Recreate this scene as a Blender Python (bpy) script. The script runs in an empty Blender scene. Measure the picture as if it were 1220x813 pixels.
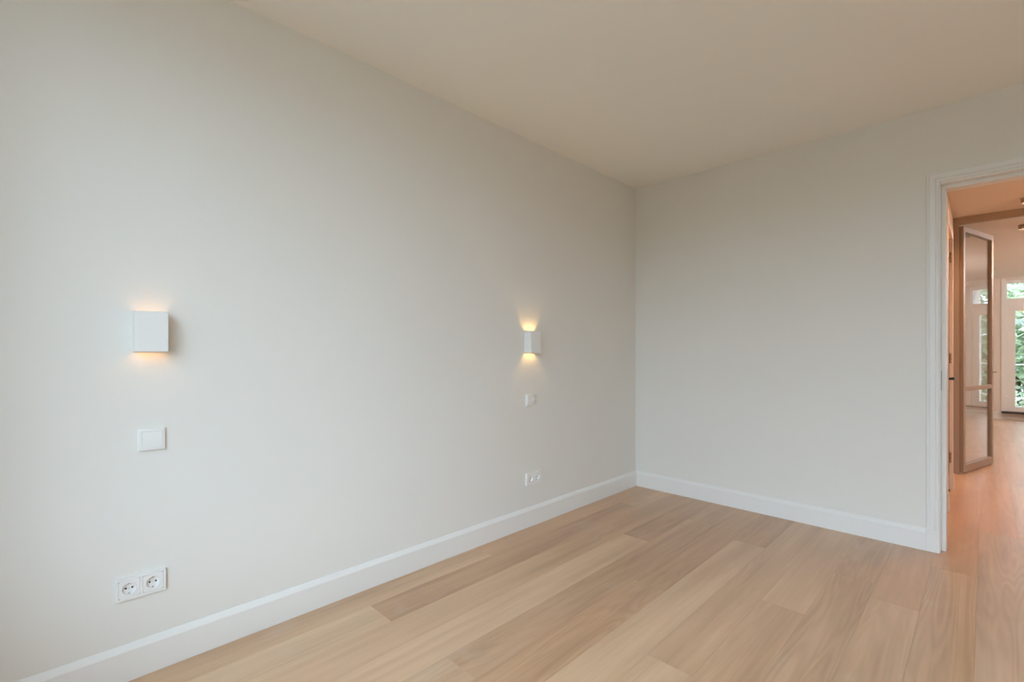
import bpy, bmesh, math, random
from mathutils import Vector, Matrix

sc = bpy.context.scene
random.seed(7)

# ------------------------------------------------------------------ camera
CAM_H = 1.22
cam_d = bpy.data.cameras.new('camera')
cam = bpy.data.objects.new('camera', cam_d)
sc.collection.objects.link(cam)
cam.location = (0, 0, CAM_H)
cam.rotation_euler = (math.radians(90), 0, math.radians(45))
cam_d.sensor_width = 36.0
cam_d.lens = 563.0 / 1220.0 * 36.0
cam_d.shift_y = 12.8 / 1220.0
cam_d.clip_start = 0.02
cam_d.clip_end = 200
sc.camera = cam

# ------------------------------------------------------------------ world: an even, slightly blue overcast sky
world = bpy.data.worlds.new('overcast_sky')
sc.world = world
world.use_nodes = True
wn = world.node_tree.nodes
wn['Background'].inputs[0].default_value = (0.60, 0.785, 1.0, 1)
wn['Background'].inputs[1].default_value = 9.0

# ------------------------------------------------------------------ view
sc.view_settings.view_transform = 'Standard'
sc.view_settings.look = 'None'
sc.view_settings.gamma = 1
sc.view_settings.use_curve_mapping = False
sc.view_settings.exposure = 0.0
cy = sc.cycles
cy.use_denoising = True
cy.max_bounces = 14
cy.diffuse_bounces = 8
cy.glossy_bounces = 6
cy.transparent_max_bounces = 16
cy.sample_clamp_indirect = 6.0
cy.caustics_reflective = False
cy.caustics_refractive = False

# ------------------------------------------------------------------ main dimensions (metres)
WL = -2.255          # left wall face
WB = 3.855           # back wall face
WB2 = 3.995          # hall side of the back wall
WF = -0.45           # window wall face
WR = 2.45            # right wall face
CEIL = 2.705
HX0, HX1 = -0.222, 1.12   # hall walls
HCEIL = 2.555
PY = 6.46            # glazed partition
FY = 12.32           # far wall
FX0, FX1 = -2.6, 3.4
DJ = -0.187          # doorway edge (left), lining face
DW = 0.93
DTOP = 2.235

# window behind the camera
BW = dict(x0=-1.70, x1=2.15, z0=0.45, z1=2.60)
# french windows in the far wall
FW1 = dict(x0=0.245, x1=1.445)
FW2 = dict(x0=1.75, x1=3.25)  # unseen extra window, added to bring daylight into the far room
FW3 = dict(x0=-2.4, x1=-0.7)  # another window added out of view for more far-room daylight


def portal(name, loc, rot, sx, sy):
    l = bpy.data.lights.new(name, 'AREA')
    l.shape = 'RECTANGLE'
    l.size, l.size_y = sx, sy
    l.cycles.is_portal = True
    o = bpy.data.objects.new(name, l)
    o.location, o.rotation_euler = loc, rot
    sc.collection.objects.link(o)
    return o


portal('daylight_portal', ((BW['x0'] + BW['x1']) / 2, WF - 0.15, (BW['z0'] + BW['z1']) / 2),
       (math.radians(90), 0, 0), BW['x1'] - BW['x0'], BW['z1'] - BW['z0'])
for fw in (FW1, FW2, FW3):
    portal('daylight_portal', ((fw['x0'] + fw['x1']) / 2, FY + 0.2, 1.33),
           (math.radians(-90), 0, 0), fw['x1'] - fw['x0'], 2.36)


# ------------------------------------------------------------------ materials
def new_mat(name):
    m = bpy.data.materials.new(name)
    m.use_nodes = True
    nt = m.node_tree
    return m, nt, nt.nodes, nt.links, nt.nodes['Principled BSDF']


def paint(name, col, rough=0.6, bump=0.02, scale=350.0, var=0.015, metal=0.0, spec=0.4):
    m, nt, n, l, b = new_mat(name)
    geo = n.new('ShaderNodeNewGeometry')
    nz = n.new('ShaderNodeTexNoise')
    nz.inputs['Scale'].default_value = scale
    nz.inputs['Detail'].default_value = 3
    l.new(geo.outputs['Position'], nz.inputs['Vector'])
    bp = n.new('ShaderNodeBump')
    bp.inputs['Strength'].default_value = bump
    bp.inputs['Distance'].default_value = 0.002
    l.new(nz.outputs['Fac'], bp.inputs['Height'])
    l.new(bp.outputs['Normal'], b.inputs['Normal'])
    n2 = n.new('ShaderNodeTexNoise')
    n2.inputs['Scale'].default_value = 1.7
    n2.inputs['Detail'].default_value = 2
    l.new(geo.outputs['Position'], n2.inputs['Vector'])
    mix = n.new('ShaderNodeMix')
    mix.data_type = 'RGBA'
    mix.inputs['A'].default_value = (*[c * (1 - var) for c in col], 1)
    mix.inputs['B'].default_value = (*[min(1, c * (1 + var)) for c in col], 1)
    l.new(n2.outputs['Fac'], mix.inputs['Factor'])
    l.new(mix.outputs['Result'], b.inputs['Base Color'])
    b.inputs['Roughness'].default_value = rough
    b.inputs['Metallic'].default_value = metal
    b.inputs['Specular IOR Level'].default_value = spec
    return m


def emit(name, col, strength):
    m, nt, n, l, b = new_mat(name)
    b.inputs['Base Color'].default_value = (0.9, 0.85, 0.75, 1)
    b.inputs['Emission Color'].default_value = (*col, 1)
    b.inputs['Emission Strength'].default_value = strength
    return m


def pane_glass(name, tint=(0.97, 0.98, 0.97), gain=1.0):
    m = bpy.data.materials.new(name)
    m.use_nodes = True
    nt = m.node_tree
    n, l = nt.nodes, nt.links
    n.clear()
    out = n.new('ShaderNodeOutputMaterial')
    tr = n.new('ShaderNodeBsdfTransparent')
    tr.inputs[0].default_value = (*tint, 1)
    gl = n.new('ShaderNodeBsdfGlossy')
    gl.inputs['Roughness'].default_value = 0.004
    # Schlick reflectance, the same from both sides of the pane
    lw = n.new('ShaderNodeLayerWeight')
    lw.inputs['Blend'].default_value = 0.5
    pw = n.new('ShaderNodeMath'); pw.operation = 'POWER'; pw.inputs[1].default_value = 5.0
    l.new(lw.outputs['Facing'], pw.inputs[0])
    fr = n.new('ShaderNodeMath'); fr.operation = 'MULTIPLY_ADD'
    fr.inputs[1].default_value = 0.96; fr.inputs[2].default_value = 0.04
    l.new(pw.outputs[0], fr.inputs[0])
    # clean wiped glass with the faintest streaks
    nz = n.new('ShaderNodeTexNoise')
    nz.inputs['Scale'].default_value = 3.0
    mul = n.new('ShaderNodeMath')
    mul.operation = 'MULTIPLY_ADD'
    mul.inputs[1].default_value = 0.02
    mul.inputs[2].default_value = gain - 0.01
    l.new(nz.outputs['Fac'], mul.inputs[0])
    m2 = n.new('ShaderNodeMath')
    m2.operation = 'MULTIPLY'
    m2.use_clamp = True
    l.new(fr.outputs[0], m2.inputs[0])
    l.new(mul.outputs[0], m2.inputs[1])
    mx = n.new('ShaderNodeMixShader')
    l.new(m2.outputs[0], mx.inputs[0])
    l.new(tr.outputs[0], mx.inputs[1])
    l.new(gl.outputs[0], mx.inputs[2])
    l.new(mx.outputs[0], out.inputs[0])
    return m


def oak():
    m, nt, n, l, b = new_mat('oiled_oak')
    geo = n.new('ShaderNodeNewGeometry')
    info = n.new('ShaderNodeObjectInfo')
    tone = n.new('ShaderNodeAttribute'); tone.attribute_type = 'OBJECT'; tone.attribute_name = 'tone'
    red = n.new('ShaderNodeAttribute'); red.attribute_type = 'OBJECT'; red.attribute_name = 'redness'
    fig = n.new('ShaderNodeAttribute'); fig.attribute_type = 'OBJECT'; fig.attribute_name = 'figure'
    # shift the pattern for every plank
    cmb = n.new('ShaderNodeCombineXYZ')
    mul = n.new('ShaderNodeMath'); mul.operation = 'MULTIPLY'; mul.inputs[1].default_value = 91.0
    mul2 = n.new('ShaderNodeMath'); mul2.operation = 'MULTIPLY'; mul2.inputs[1].default_value = 57.0
    l.new(info.outputs['Random'], mul.inputs[0]); l.new(info.outputs['Random'], mul2.inputs[0])
    l.new(mul.outputs[0], cmb.inputs[0]); l.new(mul2.outputs[0], cmb.inputs[1]); l.new(mul.outputs[0], cmb.inputs[2])
    add = n.new('ShaderNodeVectorMath'); add.operation = 'ADD'
    l.new(geo.outputs['Position'], add.inputs[0]); l.new(cmb.outputs[0], add.inputs[1])

    def mapped(sx, sy):
        mp = n.new('ShaderNodeMapping')
        mp.inputs['Scale'].default_value = (sx, sy, 1)
        l.new(add.outputs[0], mp.inputs['Vector'])
        return mp.outputs[0]
    # cathedral figure: growth rings cut along the board (contours of a slow, stretched field)
    cf = n.new('ShaderNodeTexNoise'); cf.inputs['Scale'].default_value = 1.0
    cf.inputs['Detail'].default_value = 2.0; cf.inputs['Roughness'].default_value = 0.45; cf.inputs['Distortion'].default_value = 0.25
    l.new(mapped(8.0, 0.55), cf.inputs['Vector'])
    ring = n.new('ShaderNodeMath'); ring.operation = 'MULTIPLY'; ring.inputs[1].default_value = 95.0
    l.new(cf.outputs['Fac'], ring.inputs[0])
    wv = n.new('ShaderNodeMath'); wv.operation = 'SINE'
    l.new(ring.outputs[0], wv.inputs[0])
    # long fine fibres
    fb = n.new('ShaderNodeTexNoise'); fb.inputs['Scale'].default_value = 1.0
    fb.inputs['Detail'].default_value = 3; fb.inputs['Roughness'].default_value = 0.5
    l.new(mapped(70, 0.9), fb.inputs['Vector'])
    # soft streaks
    stk = n.new('ShaderNodeTexNoise'); stk.inputs['Scale'].default_value = 1.0; stk.inputs['Detail'].default_value = 2
    l.new(mapped(30, 0.55), stk.inputs['Vector'])
    # slow drift of colour along the board
    dr = n.new('ShaderNodeTexNoise'); dr.inputs['Scale'].default_value = 1.0; dr.inputs['Detail'].default_value = 3
    l.new(mapped(9, 1.1), dr.inputs['Vector'])
    # pale oil marks
    bl = n.new('ShaderNodeTexNoise'); bl.inputs['Scale'].default_value = 1.0; bl.inputs['Detail'].default_value = 4
    l.new(mapped(5.0, 3.2), bl.inputs['Vector'])
    blr = n.new('ShaderNodeMapRange'); blr.inputs['From Min'].default_value = 0.60; blr.inputs['From Max'].default_value = 0.78
    l.new(bl.outputs['Fac'], blr.inputs['Value'])

    def math_(op, a, bb, c=None):
        q = n.new('ShaderNodeMath'); q.operation = op
        for i, v in enumerate((a, bb, c)):
            if v is None: continue
            if isinstance(v, (int, float)): q.inputs[i].default_value = v
            else: l.new(v, q.inputs[i])
        return q.outputs[0]
    f = math_('MULTIPLY', math_('MULTIPLY', wv.outputs[0], bl.outputs['Fac']), math_('MULTIPLY', fig.outputs['Fac'], 0.115))
    f = math_('MULTIPLY_ADD', math_('SUBTRACT', fb.outputs['Fac'], 0.5), 0.18, f)
    f = math_('MULTIPLY_ADD', math_('SUBTRACT', stk.outputs['Fac'], 0.5), 0.34, f)
    f = math_('MULTIPLY_ADD', math_('SUBTRACT', dr.outputs['Fac'], 0.5), 0.75, f)
    f = math_('ADD', f, tone.outputs['Fac'])
    ramp = n.new('ShaderNodeValToRGB')
    e = ramp.color_ramp.elements
    e[0].position = 0.0; e[0].color = (0.335, 0.198, 0.110, 1)
    e[1].position = 1.0; e[1].color = (0.745, 0.525, 0.340, 1)
    mid = ramp.color_ramp.elements.new(0.5); mid.color = (0.56, 0.362, 0.218, 1)
    l.new(f, ramp.inputs[0])
    mixr = n.new('ShaderNodeMix'); mixr.data_type = 'RGBA'; mixr.blend_type = 'MULTIPLY'
    l.new(red.outputs['Fac'], mixr.inputs['Factor'])
    l.new(ramp.outputs[0], mixr.inputs['A'])
    mixr.inputs['B'].default_value = (1.0, 0.90, 0.84, 1)
    mixg = n.new('ShaderNodeMix'); mixg.data_type = 'RGBA'; mixg.blend_type = 'MULTIPLY'; mixg.clamp_factor = True
    l.new(math_('MULTIPLY', red.outputs['Fac'], -1.0), mixg.inputs['Factor'])
    l.new(mixr.outputs['Result'], mixg.inputs['A'])
    mixg.inputs['B'].default_value = (0.98, 1.12, 1.32, 1)  # bluish-grey floor glare put into the colour of boards by the doorway
    mixb = n.new('ShaderNodeMix'); mixb.data_type = 'RGBA'
    l.new(math_('MULTIPLY', blr.outputs[0], 0.22), mixb.inputs['Factor'])
    l.new(mixg.outputs['Result'], mixb.inputs['A'])
    mixb.inputs['B'].default_value = (0.66, 0.57, 0.50, 1)
    l.new(mixb.outputs['Result'], b.inputs['Base Color'])
    rr = math_('MULTIPLY_ADD', fb.outputs['Fac'], 0.10, 0.25)
    l.new(rr, b.inputs['Roughness'])
    b.inputs['Specular IOR Level'].default_value = 0.62
    return m


def leaf_mat(name, c0, c1):
    m, nt, n, l, b = new_mat(name)
    geo = n.new('ShaderNodeNewGeometry')
    nz = n.new('ShaderNodeTexNoise'); nz.inputs['Scale'].default_value = 1.3; nz.inputs['Detail'].default_value = 5
    l.new(geo.outputs['Position'], nz.inputs['Vector'])
    mx = n.new('ShaderNodeMix'); mx.data_type = 'RGBA'
    mr = n.new('ShaderNodeMapRange'); mr.inputs['From Min'].default_value = 0.35; mr.inputs['From Max'].default_value = 0.65
    l.new(nz.outputs['Fac'], mr.inputs['Value']); l.new(mr.outputs[0], mx.inputs['Factor'])
    mx.inputs['A'].default_value = (*c0, 1); mx.inputs['B'].default_value = (*c1, 1)
    l.new(mx.outputs['Result'], b.inputs['Base Color'])
    b.inputs['Roughness'].default_value = 0.6
    tr = n.new('ShaderNodeBsdfTranslucent'); l.new(mx.outputs['Result'], tr.inputs[0])
    ms = n.new('ShaderNodeMixShader'); ms.inputs[0].default_value = 0.35
    l.new(b.outputs[0], ms.inputs[1]); l.new(tr.outputs[0], ms.inputs[2])
    l.new(ms.outputs[0], n['Material Output'].inputs[0])
    return m


M = dict(
    wall=paint('wall_paint', (0.77, 0.74, 0.685), rough=0.85, bump=0.05, scale=420, spec=0.2),
    ceil=paint('ceiling_paint', (0.88, 0.85, 0.785), rough=0.9, bump=0.04, scale=300, spec=0.15),
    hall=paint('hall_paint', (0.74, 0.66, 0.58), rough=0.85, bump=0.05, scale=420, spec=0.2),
    trim=paint('satin_trim_paint', (0.80, 0.778, 0.738), rough=0.38, bump=0.01, scale=200),
    plastic=paint('white_switch_plastic', (0.82, 0.80, 0.765), rough=0.28, bump=0.0, scale=100, var=0.005),
    sconce=paint('white_lacquered_metal', (0.80, 0.78, 0.745), rough=0.32, bump=0.006, scale=500, var=0.005),
    beige=paint('beige_powder_coat', (0.37, 0.28, 0.205), rough=0.5, bump=0.02, scale=600),
    black=paint('black_metal', (0.015, 0.014, 0.013), rough=0.4, bump=0.01, scale=300),
    matteblack=paint('matte_black_baffle', (0.006, 0.006, 0.006), rough=1.0, bump=0.0, spec=0.02),
    darksteel=paint('dull_strike_steel', (0.30, 0.30, 0.30), rough=0.5, bump=0.01, metal=0.6),
    hole=paint('dark_socket_hole', (0.02, 0.02, 0.02), rough=0.7, bump=0.0),
    steel=paint('brushed_steel', (0.55, 0.54, 0.52), rough=0.35, bump=0.02, scale=900, metal=1.0),
    brass=paint('dull_hinge_metal', (0.38, 0.30, 0.20), rough=0.45, bump=0.02, scale=900, metal=0.8),
    halldoor=paint('warm_door_paint', (0.74, 0.60, 0.47), rough=0.45, bump=0.01, scale=200),
    spot=emit('warm_downlight_lens', (1.0, 0.58, 0.33), 950.0),
    slab=paint('dark_subfloor', (0.16, 0.11, 0.075), rough=0.9),
    ext=paint('outer_render', (0.55, 0.54, 0.50), rough=0.9),
    ground=paint('garden_paving', (0.24, 0.195, 0.145), rough=0.95, bump=0.2, scale=20, var=0.3),
    bark=paint('bark', (0.16, 0.11, 0.075), rough=0.95, bump=0.3, scale=30, var=0.2),
    darkstone=paint('dark_sill_stone', (0.035, 0.028, 0.025), rough=0.5, bump=0.03, scale=200),
    glass=pane_glass('window_glass'),
    doorglass=pane_glass('door_glass', (0.95, 0.94, 0.93), 1.25),
    oak=oak(),
    leaf=leaf_mat('leaves', (0.06, 0.09, 0.035), (0.22, 0.27, 0.12)),
    globe=emit('warm_fill_globe', (1.0, 0.64, 0.37), 12.0),
    globe2=emit('room_fill_globe', (1.0, 0.98, 1.0), 250.0),
    daylit_leaf=leaf_mat('daylight_tinted_leaves', (0.22, 0.29, 0.14), (0.60, 0.64, 0.46)),  # garden leaf colour lightened, painting in the bright daylight outside
    bulb_dim=emit('dimmed_warm_bulb', (1.0, 0.55, 0.22), 28.0),
    bulb=emit('warm_bulb', (1.0, 0.62, 0.22), 300.0),
)


# ------------------------------------------------------------------ mesh helpers
class MB:
    def __init__(self):
        self.bm = bmesh.new()

    def box(self, x0, x1, y0, y1, z0, z1, bevel=0.0, seg=1):
        t = bmesh.new()
        bmesh.ops.create_cube(t, size=1)
        for v in t.verts:
            v.co = Vector((x0 + (v.co.x + .5) * (x1 - x0), y0 + (v.co.y + .5) * (y1 - y0), z0 + (v.co.z + .5) * (z1 - z0)))
        if bevel > 0:
            bmesh.ops.bevel(t, geom=list(t.edges), offset=bevel, segments=seg, profile=0.6, affect='EDGES')
        self._merge(t)
        return self

    def _merge(self, t):
        mp = {}
        for v in t.verts:
            mp[v] = self.bm.verts.new(v.co)
        for f in t.faces:
            try:
                self.bm.faces.new([mp[v] for v in f.verts]).smooth = f.smooth
            except ValueError:
                pass
        t.free()

    def cyl(self, p0, p1, r0, r1=None, seg=24, caps=True, smooth=True):
        r1 = r0 if r1 is None else r1
        p0, p1 = Vector(p0), Vector(p1)
        d = (p1 - p0).normalized()
        a = Vector((0, 0, 1)) if abs(d.z) < .9 else Vector((1, 0, 0))
        u = d.cross(a).normalized(); w = d.cross(u)
        A, B = [], []
        for i in range(seg):
            t = 2 * math.pi * i / seg
            k = u * math.cos(t) + w * math.sin(t)
            A.append(self.bm.verts.new(p0 + k * r0)); B.append(self.bm.verts.new(p1 + k * r1))
        for i in range(seg):
            j = (i + 1) % seg
            self.bm.faces.new((A[i], A[j], B[j], B[i])).smooth = smooth
        if caps:
            self.bm.faces.new(A[::-1]); self.bm.faces.new(B)
        return self

    def poly_extrude(self, pts, axis, a0, a1):
        """closed 2D outline pts, extruded along axis from a0 to a1"""
        def co(p, a):
            return Vector((a, p[0], p[1])) if axis == 'x' else (Vector((p[0], a, p[1])) if axis == 'y' else Vector((p[0], p[1], a)))
        A = [self.bm.verts.new(co(p, a0)) for p in pts]
        B = [self.bm.verts.new(co(p, a1)) for p in pts]
        k = len(pts)
        for i in range(k):
            j = (i + 1) % k
            self.bm.faces.new((A[i], A[j], B[j], B[i]))
        self.bm.faces.new(A[::-1]); self.bm.faces.new(B)
        return self

    def rings(self, rings, close=True, caps=False):
        R = [[self.bm.verts.new(c) for c in r] for r in rings]
        k = len(R[0])
        for a, b in zip(R, R[1:]):
            for i in range(k if close else k - 1):
                j = (i + 1) % k
                self.bm.faces.new((a[i], a[j], b[j], b[i]))
        if caps:
            self.bm.faces.new(R[0][::-1]); self.bm.faces.new(R[-1])
        return self

    def build(self, name, mat, parent=None, loc=(0, 0, 0)):
        bmesh.ops.recalc_face_normals(self.bm, faces=list(self.bm.faces))
        me = bpy.data.meshes.new(name)
        self.bm.to_mesh(me); self.bm.free()
        me.materials.append(M[mat] if isinstance(mat, str) else mat)
        o = bpy.data.objects.new(name, me)
        o.location = loc
        sc.collection.objects.link(o)
        if parent: o.parent = parent
        return o


def tag(o, label, cat, group=None, kind=None):
    o['label'] = label
    o['category'] = cat
    if group: o['group'] = group
    if kind: o['kind'] = kind
    return o


def empty(name, loc=(0, 0, 0), rz=0.0):
    o = bpy.data.objects.new(name, None)
    o.empty_display_size = 0.1
    o.location = loc; o.rotation_euler = (0, 0, rz)
    sc.collection.objects.link(o)
    return o


def copy_tree(o, parent=None):
    c = o.copy()
    sc.collection.objects.link(c)
    if parent: c.parent = parent
    for ch in [x for x in sc.objects if x.parent == o and x is not c]:
        copy_tree(ch, c)
    return c


def struct(name, mb, mat, label, cat):
    return tag(mb.build(name, mat), label, cat, kind='structure')


# ------------------------------------------------------------------ shell
T = 0.14
struct('wall_left', MB().box(WL - 0.2, WL, WF - 0.3, WB2, 0, CEIL), 'wall',
       'long smooth off-white plaster wall on the left, carrying the two sconces', 'wall')
mb = MB().box(WL - 0.0, DJ - 0.03, WB, WB2, 0, CEIL)
mb.box(DW + 0.03, WR + 0.2, WB, WB2, 0, CEIL)
mb.box(DJ - 0.03, DW + 0.03, WB, WB2, DTOP + 0.03, CEIL)
struct('wall_back', mb, 'wall', 'off-white plaster end wall with the doorway at its right', 'wall')
mb = MB()
mb.box(WL, BW['x0'], WF - 0.3, WF, 0, CEIL)
mb.box(BW['x1'], WR + 0.2, WF - 0.3, WF, 0, CEIL)
mb.box(BW['x0'], BW['x1'], WF - 0.3, WF, 0, BW['z0'])
mb.box(BW['x0'], BW['x1'], WF - 0.3, WF, BW['z1'], CEIL)
struct('wall_front', mb, 'wall', 'off-white wall with the wide bedroom window, behind the viewer', 'wall')
struct('wall_right', MB().box(WR, WR + 0.2, WF, WB, 0, CEIL), 'wall', 'plain off-white bedroom wall on the right', 'wall')
struct('ceiling', MB().box(WL - 0.2, WR + 0.2, WF - 0.3, WB2, CEIL, CEIL + 0.2), 'ceil',
       'smooth white plaster bedroom ceiling', 'ceiling')

# hall and far room
DH0, DH1, DHT = 4.98, 5.70, 2.215       # door opening in the hall's left wall
mb = MB()
mb.box(HX0 - 0.14, HX0, WB2, DH0, 0, HCEIL)
mb.box(HX0 - 0.14, HX0, DH1, PY + 0.06, 0, HCEIL)
mb.box(HX0 - 0.14, HX0, DH0, DH1, DHT, HCEIL)
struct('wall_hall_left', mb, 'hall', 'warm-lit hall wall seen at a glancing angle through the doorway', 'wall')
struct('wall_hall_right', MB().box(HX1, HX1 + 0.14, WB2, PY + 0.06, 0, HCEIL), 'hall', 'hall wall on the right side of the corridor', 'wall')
mb = MB().box(FX0, HX0 - 0.14, PY, PY + 0.1, 0, HCEIL)
mb.box(HX1 + 0.14, FX1, PY, PY + 0.1, 0, HCEIL)
struct('wall_partition', mb, 'hall', 'wall between the hall and the far living room', 'wall')
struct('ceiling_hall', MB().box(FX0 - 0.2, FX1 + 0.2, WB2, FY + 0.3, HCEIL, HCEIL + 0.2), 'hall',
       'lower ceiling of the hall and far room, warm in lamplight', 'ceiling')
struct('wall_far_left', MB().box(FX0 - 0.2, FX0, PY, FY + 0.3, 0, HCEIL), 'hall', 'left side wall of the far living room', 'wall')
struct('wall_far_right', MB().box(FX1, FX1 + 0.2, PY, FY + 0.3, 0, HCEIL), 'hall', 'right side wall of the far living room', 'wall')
FWZ0, FWZ1 = 0.16, 2.50
mb = MB()
xs = [FX0, FW3['x0'], FW3['x1'], FW1['x0'], FW1['x1'], FW2['x0'], FW2['x1'], FX1]
for a, b in ((0, 1), (2, 3), (4, 5), (6, 7)):
    mb.box(xs[a], xs[b], FY, FY + 0.3, 0, HCEIL)
for a, b in ((1, 2), (3, 4), (5, 6)):
    mb.box(xs[a], xs[b], FY, FY + 0.3, 0, FWZ0)
    mb.box(xs[a], xs[b], FY, FY + 0.3, FWZ1, HCEIL)
struct('wall_far', mb, 'hall', 'far living-room wall around the tall french window', 'wall')

# ------------------------------------------------------------------ floor: slab and every oak plank
floor = struct('floor', MB().box(FX0 - 0.2, FX1 + 0.2, WF - 0.3, FY + 0.3, -0.25, -0.0135), 'slab',
               'floor of wide light oak planks running along the left wall into the hall', 'floor')
PW = 0.187
X0 = -0.028
plank_cache = {}


def plank_mesh(w, L):
    k = (round(w, 4), round(L, 3))
    if k not in plank_cache:
        b = bmesh.new()
        g, c, t = 0.00015, 0.0005, 0.0135
        x0, x1, y0, y1 = g, w - g, g, L - g
        lo = [b.verts.new((x, y, -t)) for x, y in ((x0, y0), (x1, y0), (x1, y1), (x0, y1))]
        md = [b.verts.new((x, y, -c)) for x, y in ((x0, y0), (x1, y0), (x1, y1), (x0, y1))]
        tp = [b.verts.new((x, y, 0)) for x, y in ((x0 + c, y0 + c), (x1 - c, y0 + c), (x1 - c, y1 - c), (x0 + c, y1 - c))]
        for A, B in ((lo, md), (md, tp)):
            for i in range(4):
                j = (i + 1) % 4
                b.faces.new((A[i], A[j], B[j], B[i]))
        b.faces.new(tp); b.faces.new(lo[::-1])
        me = bpy.data.meshes.new('plank'); b.to_mesh(me); b.free()
        me.materials.append(M['oak'])
        plank_cache[k] = me
    return plank_cache[k]


# end joints measured along the wall for every row that shows one (row -1 lies left of X0)
JOINT = {-12: 1.913, -11: 1.125, -10: 0.40, -9: 2.764, -8: 1.15, -7: 0.05, -6: 3.184, -5: 1.733, -4: 2.51,
         -3: 0.90, -2: 2.925, -1: 3.585, 0: 2.30, 1: 4.40, 2: 3.1, 3: 5.0}
# colour of single boards: (row, index counted from the joint above: 0 starts at the joint) -> tone, redness (below zero: painted-in grey glare), figure
LOOK = {(-12, -1): (.53, .15, .5), (-12, 0): (.52, .6, .4), (-12, -2): (.62, .2, .4),
        (-11, 0): (.36, .5, .4), (-11, -1): (.66, .0, .5),
        (-10, 0): (.54, .3, .4), (-10, -1): (.60, .2, .5), (-10, 1): (.50, .5, .4),
        (-9, 0): (.35, .6, .6), (-9, -1): (.68, .25, .4),
        (-8, 0): (.40, .5, .6), (-8, -1): (.50, .2, .5), (-8, 1): (.44, .6, .5),
        (-7, 0): (.46, .75, .8), (-7, 1): (.46, .7, .6),
        (-6, 0): (.40, .7, .6), (-6, -1): (.66, .3, .4),
        (-5, 0): (.55, .4, .5), (-5, -1): (.64, .2, .6),
        (-4, 0): (.66, .4, .3), (-4, -1): (.50, .4, .6),
        (-3, 0): (.44, .3, 1.2), (-3, 1): (.46, .4, .9), (-3, -1): (.5, .3, .8),
        (-2, 0): (.50, .6, .6), (-2, -1): (.52, .3, .8),
        (-1, 0): (.52, .7, .6), (-1, -1): (.46, .1, 1.2), (0, 0): (.46, -.7, 1.1), (0, -1): (.5, -.6, .9), (1, -1): (.48, -.6, .9), (1, 0): (.46, -.3, .9)}
rng = random.Random(11)


def in_home(row, ya, yb):
    """clip a plank to the rooms: list of y spans"""
    xa = X0 + row * PW
    xm = xa + PW / 2
    out = []
    spans = []
    if HX0 - 0.05 < xm < HX1:
        spans = [(WF, FY)]
    else:
        spans = [(WF, WB + 0.01), (PY + 0.02, FY)]
        if xm > WR or xm < WL - 0.05:
            spans = [(PY + 0.02, FY)]
    for a, b in spans:
        a2, b2 = max(a, ya), min(b, yb)
        if b2 - a2 > 0.02: out.append((a2, b2))
    return out


for row in range(-13, 18):
    L = 2.2
    j = JOINT.get(row)
    if j is None: j = rng.uniform(0, 2.2)
    for k in range(-3, 7):
        for a, b in in_home(row, j + k * L, j + (k + 1) * L):
            o = bpy.data.objects.new('plank', plank_mesh(PW, b - a))
            o.location = (X0 + row * PW, a, 0)
            o.parent = floor
            tn, rd, fg = LOOK.get((row, k), (rng.uniform(.40, .62), rng.uniform(.2, .6), rng.uniform(.4, 1.0)))
            o['tone'] = float(tn); o['redness'] = float(rd); o['figure'] = float(fg)
            sc.collection.objects.link(o)

# ------------------------------------------------------------------ skirting boards
SH, SD = 0.134, 0.017


def skirt_profile(s):
    # (distance from the wall, height) ; s mirrors
    return [(0, 0.0005), (s * SD, 0.0005), (s * SD, SH - 0.022), (s * (SD - 0.003), SH - 0.016), (s * 0.006, SH - 0.003), (s * 0.003, SH), (0, SH)]


mb = MB().poly_extrude([(WL + p[0], p[1]) for p in skirt_profile(1)], 'y', WF, WB)
struct('baseboard_left', mb, 'trim', 'white skirting board with sloped top along the left wall', 'baseboard')
mb = MB().poly_extrude([(WB + p[0], p[1]) for p in skirt_profile(-1)], 'x', WL + SD, DJ - 0.066)
struct('baseboard_back', mb, 'trim', 'white skirting board with sloped top along the end wall', 'baseboard')
mb = MB().poly_extrude([(WF + p[0], p[1]) for p in skirt_profile(1)], 'x', WL + SD, WR - SD)
struct('baseboard_front', mb, 'trim', 'white skirting board below the bedroom window', 'baseboard')
mb = MB().poly_extrude([(WR + p[0], p[1]) for p in skirt_profile(-1)], 'y', WF, WB)
struct('baseboard_right', mb, 'trim', 'white skirting board along the right wall', 'baseboard')
mb = MB().poly_extrude([(HX0 + p[0], p[1]) for p in skirt_profile(1)], 'y', WB2, DH0 - 0.10)
struct('baseboard_hall', mb, 'trim', 'white skirting board at the foot of the hall wall', 'baseboard')
mb = MB().poly_extrude([(FY + p[0], p[1]) for p in skirt_profile(-1)], 'x', FX0, FW1['x0'] - 0.02)
mb.poly_extrude([(FY + p[0], p[1]) for p in skirt_profile(-1)], 'x', FW1['x1'] + 0.04, FX1)
struct('baseboard_far', mb, 'trim', 'pale skirting board below the far living-room wall', 'baseboard')


# ------------------------------------------------------------------ doorway: moulded casing, lining, strike plate
def casing(x_in0, x_in1, z_in, profile, plane, face, zbase=0.0):
    """mitred architrave on a wall. profile: (distance outwards from opening edge, projection). plane 'y' wall at face facing -y,
    plane 'x' wall at face facing +x (x_in are then y values)."""
    rings = []
    for k in range(4):
        r = []
        for w, d in profile:
            if k == 0: h, z = x_in0 - w, zbase
            elif k == 1: h, z = x_in0 - w, z_in + w
            elif k == 2: h, z = x_in1 + w, z_in + w
            else: h, z = x_in1 + w, zbase
            r.append((h, face - d, z) if plane == 'y' else (face + d, h, z))
        rings.append(r)
    return MB().rings(rings, close=True, caps=True)


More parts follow.
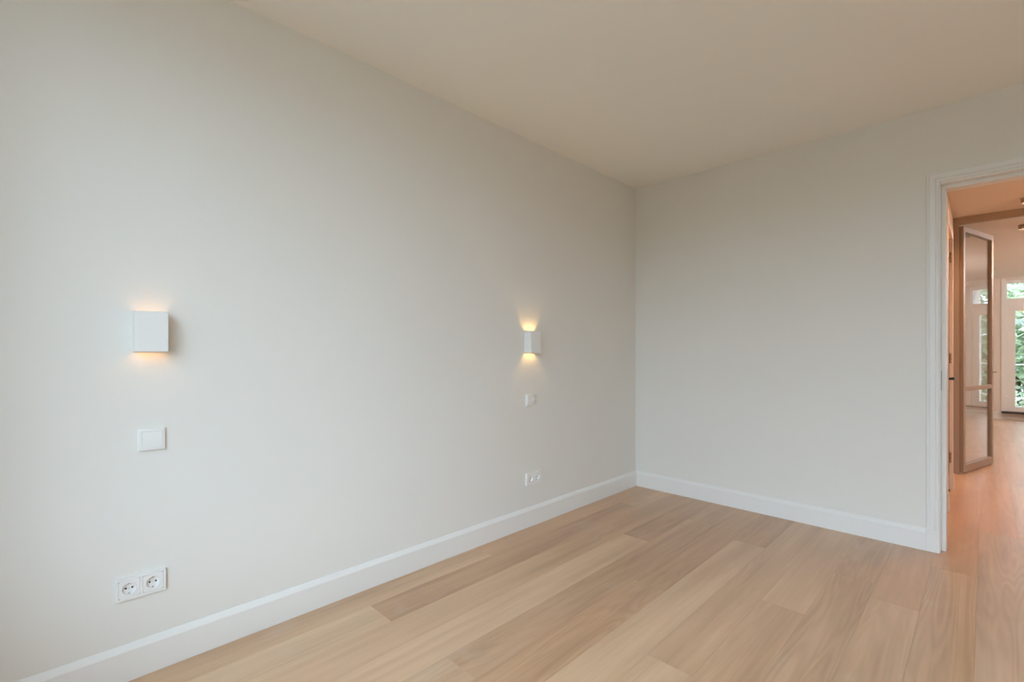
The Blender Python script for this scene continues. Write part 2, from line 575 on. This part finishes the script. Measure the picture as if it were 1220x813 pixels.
prof = [(0.0, 0.0), (0.0, 0.012), (0.003, 0.0145), (0.012, 0.0145), (0.014, 0.009), (0.019, 0.009), (0.022, 0.0155),
        (0.042, 0.0165), (0.045, 0.0165), (0.047, 0.009), (0.051, 0.009), (0.053, 0.012), (0.060, 0.011), (0.062, 0.008), (0.062, 0.0)]
CE = DJ - 0.004
tr1 = tag(casing(CE, DW + 0.004, DTOP + 0.012, prof, 'y', WB, zbase=SH).build('trim_1', 'trim'),
          'white moulded architrave around the doorway at the right', 'door casing', kind='structure')
MB().box(CE - 0.062, CE, WB - 0.0195, WB, 0.0005, SH, bevel=0.0015).build('plinth_block', 'trim', tr1)
MB().box(DW + 0.004, DW + 0.066, WB - 0.0195, WB, 0.0005, SH, bevel=0.0015).build('plinth_block', 'trim', tr1)

d1 = tag(empty('door_1', (DJ, WB, 0)), 'white painted door lining of the open doorway into the hall', 'doorway', kind='structure')


def part(mb, name, mat, parent):
    """build in world coordinates, then hang under a parent that is not at the origin"""
    o = mb.build(name, mat, parent)
    o.matrix_parent_inverse = Matrix.Translation(parent.location).inverted() if parent.rotation_euler.z == 0 else parent.matrix_basis.inverted()
    return o


part(MB().box(DJ - 0.03, DJ, WB, WB2, 0.0005, DTOP + 0.03), 'jamb_lining', 'trim', d1)
part(MB().box(DW, DW + 0.03, WB, WB2, 0.0005, DTOP + 0.03), 'jamb_lining', 'trim', d1)
part(MB().box(DJ, DW, WB, WB2, DTOP, DTOP + 0.03), 'head_lining', 'trim', d1)
SY = WB + 0.052
part(MB().box(DJ, DJ + 0.022, SY, WB2, 0.0005, DTOP, bevel=0.0015), 'door_stop', 'trim', d1)
part(MB().box(DW - 0.022, DW, SY, WB2, 0.0005, DTOP, bevel=0.0015), 'door_stop', 'trim', d1)
part(MB().box(DJ + 0.022, DW - 0.022, SY, WB2, DTOP - 0.022, DTOP, bevel=0.0015), 'head_stop', 'trim', d1)
sp = part(MB().box(DJ, DJ + 0.002, WB + 0.006, WB + 0.034, 0.985, 1.105, bevel=0.0007), 'strike_plate', 'darksteel', d1)
sp['label'] = 'small steel strike plate'

# ------------------------------------------------------------------ wall sconces
def make_sconce():
    root = empty('wall_sconce', (WL, 0, 0))
    w, d, hh, t = 0.050, 0.066, 0.150, 0.003
    # open square tube: outer and inner ring, joined at the rims, bevelled outer corners
    def ring(inset, z, c):
        x0, x1, y0, y1 = 0.0015 + inset, d - inset, -w + inset, w - inset
        return [(x0, y0, z), (x1 - c, y0, z), (x1, y0 + c, z), (x1, y1 - c, z), (x1 - c, y1, z), (x0, y1, z)]
    R = [ring(0.0, 0.0008, .001), ring(0.0, hh - .0008, .001), ring(0.0008, hh, .001), ring(t, hh, .0006), ring(t, 0, .0006), ring(0.0008, 0, .001), ring(0.0, 0.0008, .001)]
    m = MB(); m.rings(R)
    bmesh.ops.remove_doubles(m.bm, verts=list(m.bm.verts), dist=1e-6)
    m.build('shade', 'sconce', root)
    m = MB().box(0.0, 0.0015, -w + .004, w - .004, 0.004, hh - .004)
    bk = m.build('wall_plate', 'sconce', root)
    m = MB().box(0.0045, 0.028, -0.014, 0.014, 0.060, 0.076, bevel=.002)
    m.build('lamp_holder', 'sconce', root)
    m = MB(); m.cyl((0.033, 0, 0.056), (0.033, 0, 0.098), 0.0085, 0.0085, seg=16)
    b = m.build('bulb', 'bulb', root)
    b['label'] = 'warm glowing bulb'
    return root


sconce = make_sconce()
sconce.location = (WL, 0.296, 1.220)
tag(sconce, 'white box wall sconce nearest the viewer, above the left switch', 'wall lamp', 'up-and-down wall sconces')
s2 = copy_tree(sconce)
s2.location = (WL, 2.424, 1.212)
for ch in sconce.children:
    if ch.name.startswith('bulb'):
        ch.data = ch.data.copy(); ch.data.materials[0] = M['bulb_dim']; ch.location.z = -0.014
s2['label'] = 'white box wall sconce further away, near the room corner, glowing orange'


# ------------------------------------------------------------------ switches and sockets
def rounded_plate(y0, y1, z0, z1, d, bevel):
    return MB().box(0.0, d, y0, y1, z0, z1, bevel=bevel, seg=2)


def make_switch():
    root = empty('light_switch', (WL, 0, 0))
    s = 0.0405
    # frame with a square hole
    o_, i_ = s, 0.0318
    def sq(r, x, c=0.0): return [(x, -r, -r), (x, r, -r), (x, r, r), (x, -r, r)]
    m = MB(); m.rings([sq(o_, 0), sq(o_, .0100), sq(o_ - .0012, .0115), sq(i_, .0115), sq(i_, .004)])
    m.build('frame', 'plastic', root)
    # rocker, very slightly tilted
    m = MB()
    r = 0.0312
    pts = [(0.0045, -r), (0.0130, -r), (0.0155, -r * .1), (0.0142, r), (0.0045, r)]
    m.poly_extrude(pts, 'y', -r, r)
    # poly_extrude on axis y uses (x, z)
    m.build('rocker', 'plastic', root)
    return root


sw = make_switch()
sw.location = (WL, 0.304, 0.8855)
tag(sw, 'square white light switch under the nearer sconce', 'light switch', 'rocker switches on the left wall')
sw2 = copy_tree(sw)
sw2.location = (WL, 2.428, 0.881)
sw2['label'] = 'square white light switch under the sconce near the corner'


def make_socket():
    root = empty('double_socket', (WL, 0, 0))
    W_, H_ = 0.0755, 0.0410
    fr = MB()
    # frame: plate with two square holes built from bars with a soft front edge
    def bar(y0, y1, z0, z1): fr.box(0, 0.0120, y0, y1, z0, z1, bevel=0.0009, seg=2)
    ih = 0.0318
    cyy = (-0.0355, 0.0355)
    bar(-W_, W_, ih, H_); bar(-W_, W_, -H_, -ih)
    bar(-W_, cyy[0] - ih, -ih - .001, ih + .001); bar(cyy[1] + ih, W_, -ih - .001, ih + .001)
    bar(cyy[0] + ih, cyy[1] - ih, -ih - .001, ih + .001)
    fr.build('frame', 'plastic', root)
    for c in cyy:
        m = MB()
        N = 48; R = 0.0205; q = 0.0313
        def sqp(i, r, x):
            a = 2 * math.pi * (i + .5) / N
            ca, sa = math.cos(a), math.sin(a)
            k = r / max(abs(ca), abs(sa))
            return (x, c + ca * k, sa * k)
        def cir(r, x): return [(x, c + math.cos(2 * math.pi * (i + .5) / N) * r, math.sin(2 * math.pi * (i + .5) / N) * r) for i in range(N)]
        m.rings([[sqp(i, q, 0.003) for i in range(N)], [sqp(i, q, 0.0122) for i in range(N)], [sqp(i, q - .0008, 0.0130) for i in range(N)],
                 cir(R + .0012, 0.0130), cir(R, 0.0115), cir(R - .0012, 0.0022)])
        m.bm.verts.ensure_lookup_table()
        m.bm.faces.new(m.bm.verts[-N:])
        ins = m.build('socket_insert', 'plastic', root)
        for s in (-1, 1):
            h = MB(); h.cyl((0.0021, c + s * 0.0095, 0.0), (0.0026, c + s * 0.0095, 0.0), 0.0034, seg=14)
            h.build('pin_hole', 'hole', ins)
            e = MB().box(0.0022, 0.0095, c - 0.0022, c + 0.0022, min(s * 0.0165, s * 0.0200), max(s * 0.0165, s * 0.0200), bevel=.0004)
            e.build('earth_clip', 'steel', ins)
        e = MB(); e.cyl((0.0021, c, 0.0), (0.003, c, 0.0), 0.0018, seg=10)
        e.build('centre_screw', 'steel', ins)
    return root


so = make_socket()
so.location = (WL, 0.2715, 0.3405)
tag(so, 'white double wall socket low on the left wall nearest the viewer', 'wall socket', 'double sockets on the left wall')
so2 = copy_tree(so)
so2.location = (WL, 2.4625, 0.331)
so2['label'] = 'white double wall socket low below the sconce near the corner'

# ------------------------------------------------------------------ hall door in the left hall wall
CX = -0.197     # front of its casing
d2 = tag(empty('door_2', (HX0, DH1, 0)), 'closed hall door with black lever handle, seen edge-on through the doorway', 'door', kind='structure')
DF = -0.262
part(MB().box(DF - 0.04, DF, DH0 + 0.004, DH1 - 0.004, 0.006, DHT - 0.004, bevel=0.0015), 'door_leaf', 'halldoor', d2)
part(MB().box(CX - 0.025, CX, DH1 + 0.0, DH1 + 0.075, 0.0005, DHT + 0.0, bevel=0.002), 'casing', 'halldoor', d2)
part(MB().box(CX - 0.025, CX, DH0 - 0.085, DH0, 0.0005, DHT + 0.0, bevel=0.002), 'casing', 'halldoor', d2)
part(MB().box(CX - 0.025, CX, DH0 - 0.085, DH1 + 0.075, DHT, DHT + 0.085, bevel=0.002), 'casing_head', 'halldoor', d2)
part(MB().box(CX - 0.028, CX + 0.006, DH1 - 0.002, DH1 + 0.079, 0.0005, 0.135, bevel=0.0015), 'plinth_block', 'halldoor', d2)
part(MB().box(CX - 0.028, CX + 0.006, DH0 - 0.089, DH0 + 0.002, 0.0005, 0.135, bevel=0.0015), 'plinth_block', 'halldoor', d2)
part(MB().box(HX0 - 0.14, HX0 - 0.0005, DH1, DH1 + 0.004, 0.0005, DHT), 'jamb_lining', 'halldoor', d2)
for hz_ in (0.285, 1.165, 2.055):
    hm = MB()
    for q in range(3):
        hm.cyl((-0.213, DH1 - 0.006, hz_ - 0.045 + q * 0.0305), (-0.213, DH1 - 0.006, hz_ - 0.0165 + q * 0.0305), 0.0065, seg=12)
    part(hm, 'hinge', 'brass', d2)
hm = MB()
HYc, HZc = 5.02, 1.01
hm.cyl((DF, HYc, HZc), (DF + 0.008, HYc, HZc), 0.024, seg=24)
hm.cyl((DF + 0.008, HYc, HZc), (-0.172, HYc, HZc), 0.0095, seg=16)
hm.box(-0.182, -0.164, HYc - 0.010, HYc + 0.125, HZc - 0.010, HZc + 0.010, bevel=0.003, seg=2)
lv = part(hm, 'lever_handle', 'black', d2); lv['label'] = 'black lever handle'
hm = MB()
hm.cyl((DF, HYc + .01, 0.945), (DF + 0.008, HYc + .01, 0.945), 0.024, seg=24)
hm.box(DF + 0.008, -0.207, HYc - 0.002, HYc + 0.022, 0.933, 0.957, bevel=0.002)
part(hm, 'lock_turn', 'black', d2)

# ------------------------------------------------------------------ glazed steel partition and its doors
tr3 = tag(empty('trim_2', (HX0, PY, 0)), 'beige steel frame of the glazed partition at the end of the hall', 'door frame', kind='structure')
part(MB().box(HX0, -0.180, PY, PY + 0.05, 0.0005, HCEIL - 0.07, bevel=0.001), 'frame_post', 'beige', tr3)
part(MB().box(HX1 - 0.042, HX1, PY, PY + 0.05, 0.0005, HCEIL - 0.07, bevel=0.001), 'frame_post', 'beige', tr3)
part(MB().box(HX0, HX1, PY, PY + 0.05, HCEIL - 0.07, HCEIL, bevel=0.001), 'frame_head', 'beige', tr3)


def glass_leaf(name, loc, rz, w, sgn, label):
    """leaf in local coordinates: hinge at origin, extends along +x; thickness along y"""
    root = tag(empty(name, loc, rz), label, 'glass door', kind='structure')
    z0, z1 = 0.012, HCEIL - 0.085
    th, st = 0.020, 0.046
    def B(x0, x1, za, zb, n):
        MB().box(x0, x1, -th, th, za, zb, bevel=0.0015).build(n, 'beige', root)
    B(0, st, z0, z1, 'stile'); B(w - st, w, z0, z1, 'stile')
    B(st, w - st, z0, z0 + 0.075, 'bottom_rail'); B(st, w - st, z1 - 0.05, z1, 'top_rail')
    zm = 0.845
    B(st, w - st, zm - 0.02, zm + 0.02, 'glazing_bar')
    MB().box(st, w - st, -0.003, 0.003, z0 + 0.075, zm - 0.02).build('pane', 'doorglass', root)
    MB().box(st, w - st, -0.003, 0.003, zm + 0.02, z1 - 0.05).build('pane', 'doorglass', root)
    for hz_ in (0.25, 1.25, 2.25):
        m = MB(); m.cyl((-0.004, sgn * 0.024, hz_ - .05), (-0.004, sgn * 0.024, hz_ + .05), 0.008, seg=12)
        m.build('hinge', 'beige', root)
    m = MB()
    for s in (-1, 1):
        m.cyl((w - 0.023, s * 0.020, 1.0), (w - 0.023, s * 0.050, 1.0), 0.006, seg=10)
    m.build('handle_post', 'beige', root)
    # drop stop at the free end
    m = MB(); m.box(w - 0.02, w + 0.004, -0.012, 0.012, 0.0005, 0.012)
    m.build('floor_guide', 'plastic', root)
    return root


leafdir = math.radians(90 - 15.0)
glass_leaf('door_3', (-0.166, PY + 0.045, 0), leafdir, 0.83, 1, 'beige steel and glass door standing open at the end of the hall')
glass_leaf('door_4', (HX1 - 0.058, PY + 0.045, 0), math.pi - math.radians(78), 0.42, -1, 'narrow second beige steel and glass leaf at the right of the hall')

# ------------------------------------------------------------------ ceiling spots
def spot(y, x, mat, label, z=HCEIL):
    root = tag(empty('ceiling_spot', (x, y, z)), label, 'ceiling light', 'surface ceiling spots')
    m = MB(); m.cyl((0, 0, 0), (0, 0, -0.006), 0.052, seg=32); m.cyl((0, 0, -0.006), (0, 0, -0.044), 0.047, 0.047, seg=32, caps=False)
    m.cyl((0, 0, -0.044), (0, 0, -0.0435), 0.047, 0.0435, seg=32, caps=False)
    m.build('housing', 'beige', root)
    m = MB(); m.cyl((0, 0, -0.0435), (0, 0, -0.014), 0.0435, 0.0355, seg=32, caps=False)
    m.build('baffle', 'matteblack', root)
    m = MB(); m.cyl((0, 0, -0.0145), (0, 0, -0.0135), 0.0345, seg=32)
    m.build('lens', mat, root)


def fill_globe(x, y, mat, label):  # unseen lamps, added to fill the hall and far room with light
    root = tag(empty('fill_globe', (x, y, HCEIL)), label, 'ceiling light', 'added opal globe lamps')
    m = MB(); m.cyl((0, 0, 0), (0, 0, -0.03), 0.07, 0.06, seg=32); m.build('ceiling_rose', 'beige', root)
    m = MB(); t = bmesh.new(); bmesh.ops.create_uvsphere(t, u_segments=32, v_segments=18, radius=0.11)
    for v in t.verts: v.co.z -= 0.13
    for f in t.faces: f.smooth = True
    m._merge(t); m.build('glass_globe', mat, root)


fill_globe(0.80, 5.15, 'globe', 'added opal glass globe lamp filling the hall with light, right of the doorway view')
fill_globe(1.9, 9.2, 'globe2', 'added opal glass globe lamp filling the far room with light, out of view')
spot(6.05, 0.27, 'spot', 'small round ceiling spot in the hall, just before the glazed partition')
spot(7.32, 0.30, 'spot', 'small round ceiling spot just beyond the glazed partition')
spot(4.75, 0.30, 'spot', 'small round ceiling spot added out of view in the hall, nearest the bedroom doorway')  # extra spot, added out of view to light the hall


# ------------------------------------------------------------------ windows
def bar(parent, name, mat, x0, x1, y0, y1, z0, z1, bev=0.003):
    return part(MB().box(x0, x1, y0, y1, z0, z1, bevel=bev), name, mat, parent)


# bedroom window behind the viewer
w1 = tag(empty('window_1', (BW['x0'], WF - 0.2, BW['z0'])), 'wide white framed bedroom window behind the viewer', 'window', kind='structure')
ya, yb = WF - 0.22, WF - 0.15
x0, x1, z0, z1 = BW['x0'], BW['x1'], BW['z0'], BW['z1']
bar(w1, 'frame', 'trim', x0, x0 + .06, ya, yb, z0, z1); bar(w1, 'frame', 'trim', x1 - .06, x1, ya, yb, z0, z1)
bar(w1, 'frame', 'trim', x0 + .06, x1 - .06, ya, yb, z0, z0 + .07); bar(w1, 'frame', 'trim', x0 + .06, x1 - .06, ya, yb, z1 - .06, z1)
bar(w1, 'mullion', 'trim', 0.19, 0.27, ya, yb, z0 + .07, z1 - .06)
part(MB().box(x0 + .06, 0.19, ya + .03, ya + .038, z0 + .07, z1 - .06), 'pane', 'glass', w1)
part(MB().box(0.27, x1 - .06, ya + .03, ya + .038, z0 + .07, z1 - .06), 'pane', 'glass', w1)
bar(w1, 'sill', 'trim', x0 - 0.04, x1 + 0.04, WF - 0.15, WF + 0.03, z0 - 0.03, z0)


def french(name, fw, label):
    w = tag(empty(name, (fw['x0'], FY, FWZ0)), label, 'window', kind='structure')
    x0, x1 = fw['x0'], fw['x1']
    ya, yb = FY + 0.02, FY + 0.10
    TR0, TR1 = 2.02, 2.175      # transom bar
    bar(w, 'frame', 'trim', x0, x0 + .042, ya, yb, FWZ0, FWZ1); bar(w, 'frame', 'trim', x1 - .042, x1, ya, yb, FWZ0, FWZ1)
    bar(w, 'frame_head', 'trim', x0 + .042, x1 - .042, ya, yb, FWZ1 - .05, FWZ1)
    bar(w, 'transom', 'trim', x0 + .042, x1 - .042, ya, yb, TR0, TR1)
    part(MB().box(x0 + .042, x1 - .042, ya + .04, ya + .047, TR1, FWZ1 - .05), 'pane', 'glass', w)
    # casing on the room side
    bar(w, 'casing', 'trim', x0 - .035, x0 + .02, FY - .018, FY, 0.135, FWZ1 + .03); bar(w, 'casing', 'trim', x1 - .02, x1 + .035, FY - .018, FY, 0.135, FWZ1 + .03)
    xm = (x0 + x1) / 2
    for (a, b) in ((x0 + .044, xm - .001), (xm + .001, x1 - .044)):
        sx0 = a + 0.100
        y2, y3 = ya + .01, yb - .012
        bar(w, 'sash_stile', 'trim', a, sx0, y2, y3, FWZ0, TR0); bar(w, 'sash_stile', 'trim', b - .10, b, y2, y3, FWZ0, TR0)
        bar(w, 'sash_rail', 'trim', sx0, b - .10, y2, y3, FWZ0, 0.235); bar(w, 'sash_rail', 'trim', sx0, b - .10, y2, y3, TR0 - .07, TR0)
        part(MB().box(sx0, b - .10, ya + .035, ya + .042, 0.235, TR0 - .07), 'pane', 'glass', w)
    # dark stone threshold
    t = bar(w, 'sill', 'darkstone', x0 - .03, x1 + .03, FY - .10, FY + .02, 0.115, 0.148)
    t['label'] = 'dark stone sill'
    # balcony rails outside the panes
    rl = tag(empty('balcony_railing', (x0, FY + 0.36, 0.2)), 'thin white balcony railing outside the ' + {'window_2': 'middle', 'window_3': 'added right-hand', 'window_4': 'added left-hand'}[name] + ' french window', 'railing', kind='structure')
    for z in (0.37, 0.985):
        m = MB(); m.cyl((x0 - .1, FY + .36, z), (x1 + .1, FY + .36, z), 0.011, seg=10)
        part(m, 'rail', 'trim', rl)
    for x in (x0 - .1, x1 + .1):
        m = MB(); m.cyl((x, FY + .36, 0.2), (x, FY + .36, 0.99), 0.012, seg=10)
        part(m, 'post', 'trim', rl)
        m = MB(); m.cyl((x, FY + .30, 0.4), (x, FY + .36, 0.4), 0.010, seg=10)
        part(m, 'wall_bracket', 'trim', rl)
    return w


french('window_2', FW1, 'white french window with top light at the end of the far room')
french('window_3', FW2, 'unseen white french window added for daylight, further right in the far room')
french('window_4', FW3, 'unseen white french window added for daylight, further left in the far room')

# ------------------------------------------------------------------ outside: lawn and trees
GZ = -3.4
struct('ground', MB().box(-60, 60, -60, 70, GZ - 0.3, GZ), 'ground', 'pale garden paving below the windows', 'ground')


def crown_mesh(seed, n, rx, rz, size, mat='leaf'):
    r = random.Random(seed)
    verts, faces = [], []
    lumps = [(Vector((r.uniform(-.55, .55) * rx, r.uniform(-.55, .55) * rx, r.uniform(-.6, .7) * rz)), r.uniform(.38, .62)) for _ in range(14)]
    for i in range(n):
        c, k = r.choice(lumps)
        d = Vector((r.gauss(0, 1), r.gauss(0, 1), r.gauss(0, 1))).normalized()
        p = c + Vector((d.x * rx, d.y * rx, d.z * rz)) * k * r.uniform(.75, 1.0)
        a = Vector((r.gauss(0, 1), r.gauss(0, 1), r.gauss(0, .6))).normalized()
        b = a.cross(Vector((r.gauss(0, 1), r.gauss(0, 1), r.gauss(0, 1)))).normalized()
        s = size * r.uniform(.6, 1.3)
        k0 = len(verts)
        verts += [p - a * s, p + b * s * .5, p + a * s, p - b * s * .5]
        faces.append((k0, k0 + 1, k0 + 2, k0 + 3))
    me = bpy.data.meshes.new('crown')
    me.from_pydata([tuple(v) for v in verts], [], faces)
    me.materials.append(M[mat])
    return me


crowns = [crown_mesh(3, 9000, 2.3, 2.5, 0.17), crown_mesh(5, 9000, 2.5, 2.7, 0.18),
          crown_mesh(8, 9000, 2.3, 2.4, 0.13, 'daylit_leaf'), crown_mesh(9, 9000, 2.5, 2.4, 0.13, 'daylit_leaf')]


def trunk_mesh(h):
    m = MB()
    m.cyl((0, 0, 0), (0.05, 0.02, h * .5), 0.22, 0.16, seg=12, caps=True)
    m.cyl((0.05, 0.02, h * .5), (0.0, 0.1, h), 0.16, 0.08, seg=12)
    for a in range(5):
        t = a * 1.3
        m.cyl((0.04, 0.04, h * (.55 + .06 * a)), (1.3 * math.cos(t), 1.3 * math.sin(t), h * (.85 + .06 * a)), 0.07, 0.03, seg=8)
    bmesh.ops.recalc_face_normals(m.bm, faces=list(m.bm.faces))
    me = bpy.data.meshes.new('trunk'); m.bm.to_mesh(me); m.bm.free(); me.materials.append(M['bark'])
    return me


trunk = trunk_mesh(5.5)


def tree(x, y, s, k, label, group, cz=5.4, kinds=(0, 1)):
    root = tag(empty('tree', (x, y, GZ), k * 1.7), label, 'tree', group)
    root.scale = (s, s, s)
    c = bpy.data.objects.new('crown', crowns[kinds[k % 2]]); c.location = (0, 0, cz); c.parent = root; sc.collection.objects.link(c)
    t = bpy.data.objects.new('trunk', trunk); t.parent = root; sc.collection.objects.link(t)


GT = 'garden trees beyond the far room'
for k, (x, y, s) in enumerate(((-6.6, 22.0, 1.0), (0.7, 21.0, 1.0), (8.0, 22.5, 1.05))):
    tree(x, y, s, k, 'leafy green garden tree beyond the far room, ' + ('left of the french windows', 'straight outside the visible french window', 'right of the french windows')[k], GT, 4.7, (2, 3))
GB = 'street trees outside the bedroom'
for k in range(7):
    tree(-18.6 + 6.2 * k, -15.0 - (k % 2) * 0.6, 0.77 + 0.03 * (k % 2), k, 'street tree of the front row behind the viewer, outside the bedroom window', GB)
for k in range(6):
    tree(-21.5 + 8.6 * k, -23.0, 0.87 + 0.04 * (k % 2), k + 1, 'taller street tree of the rear row behind the viewer, outside the bedroom window', GB)
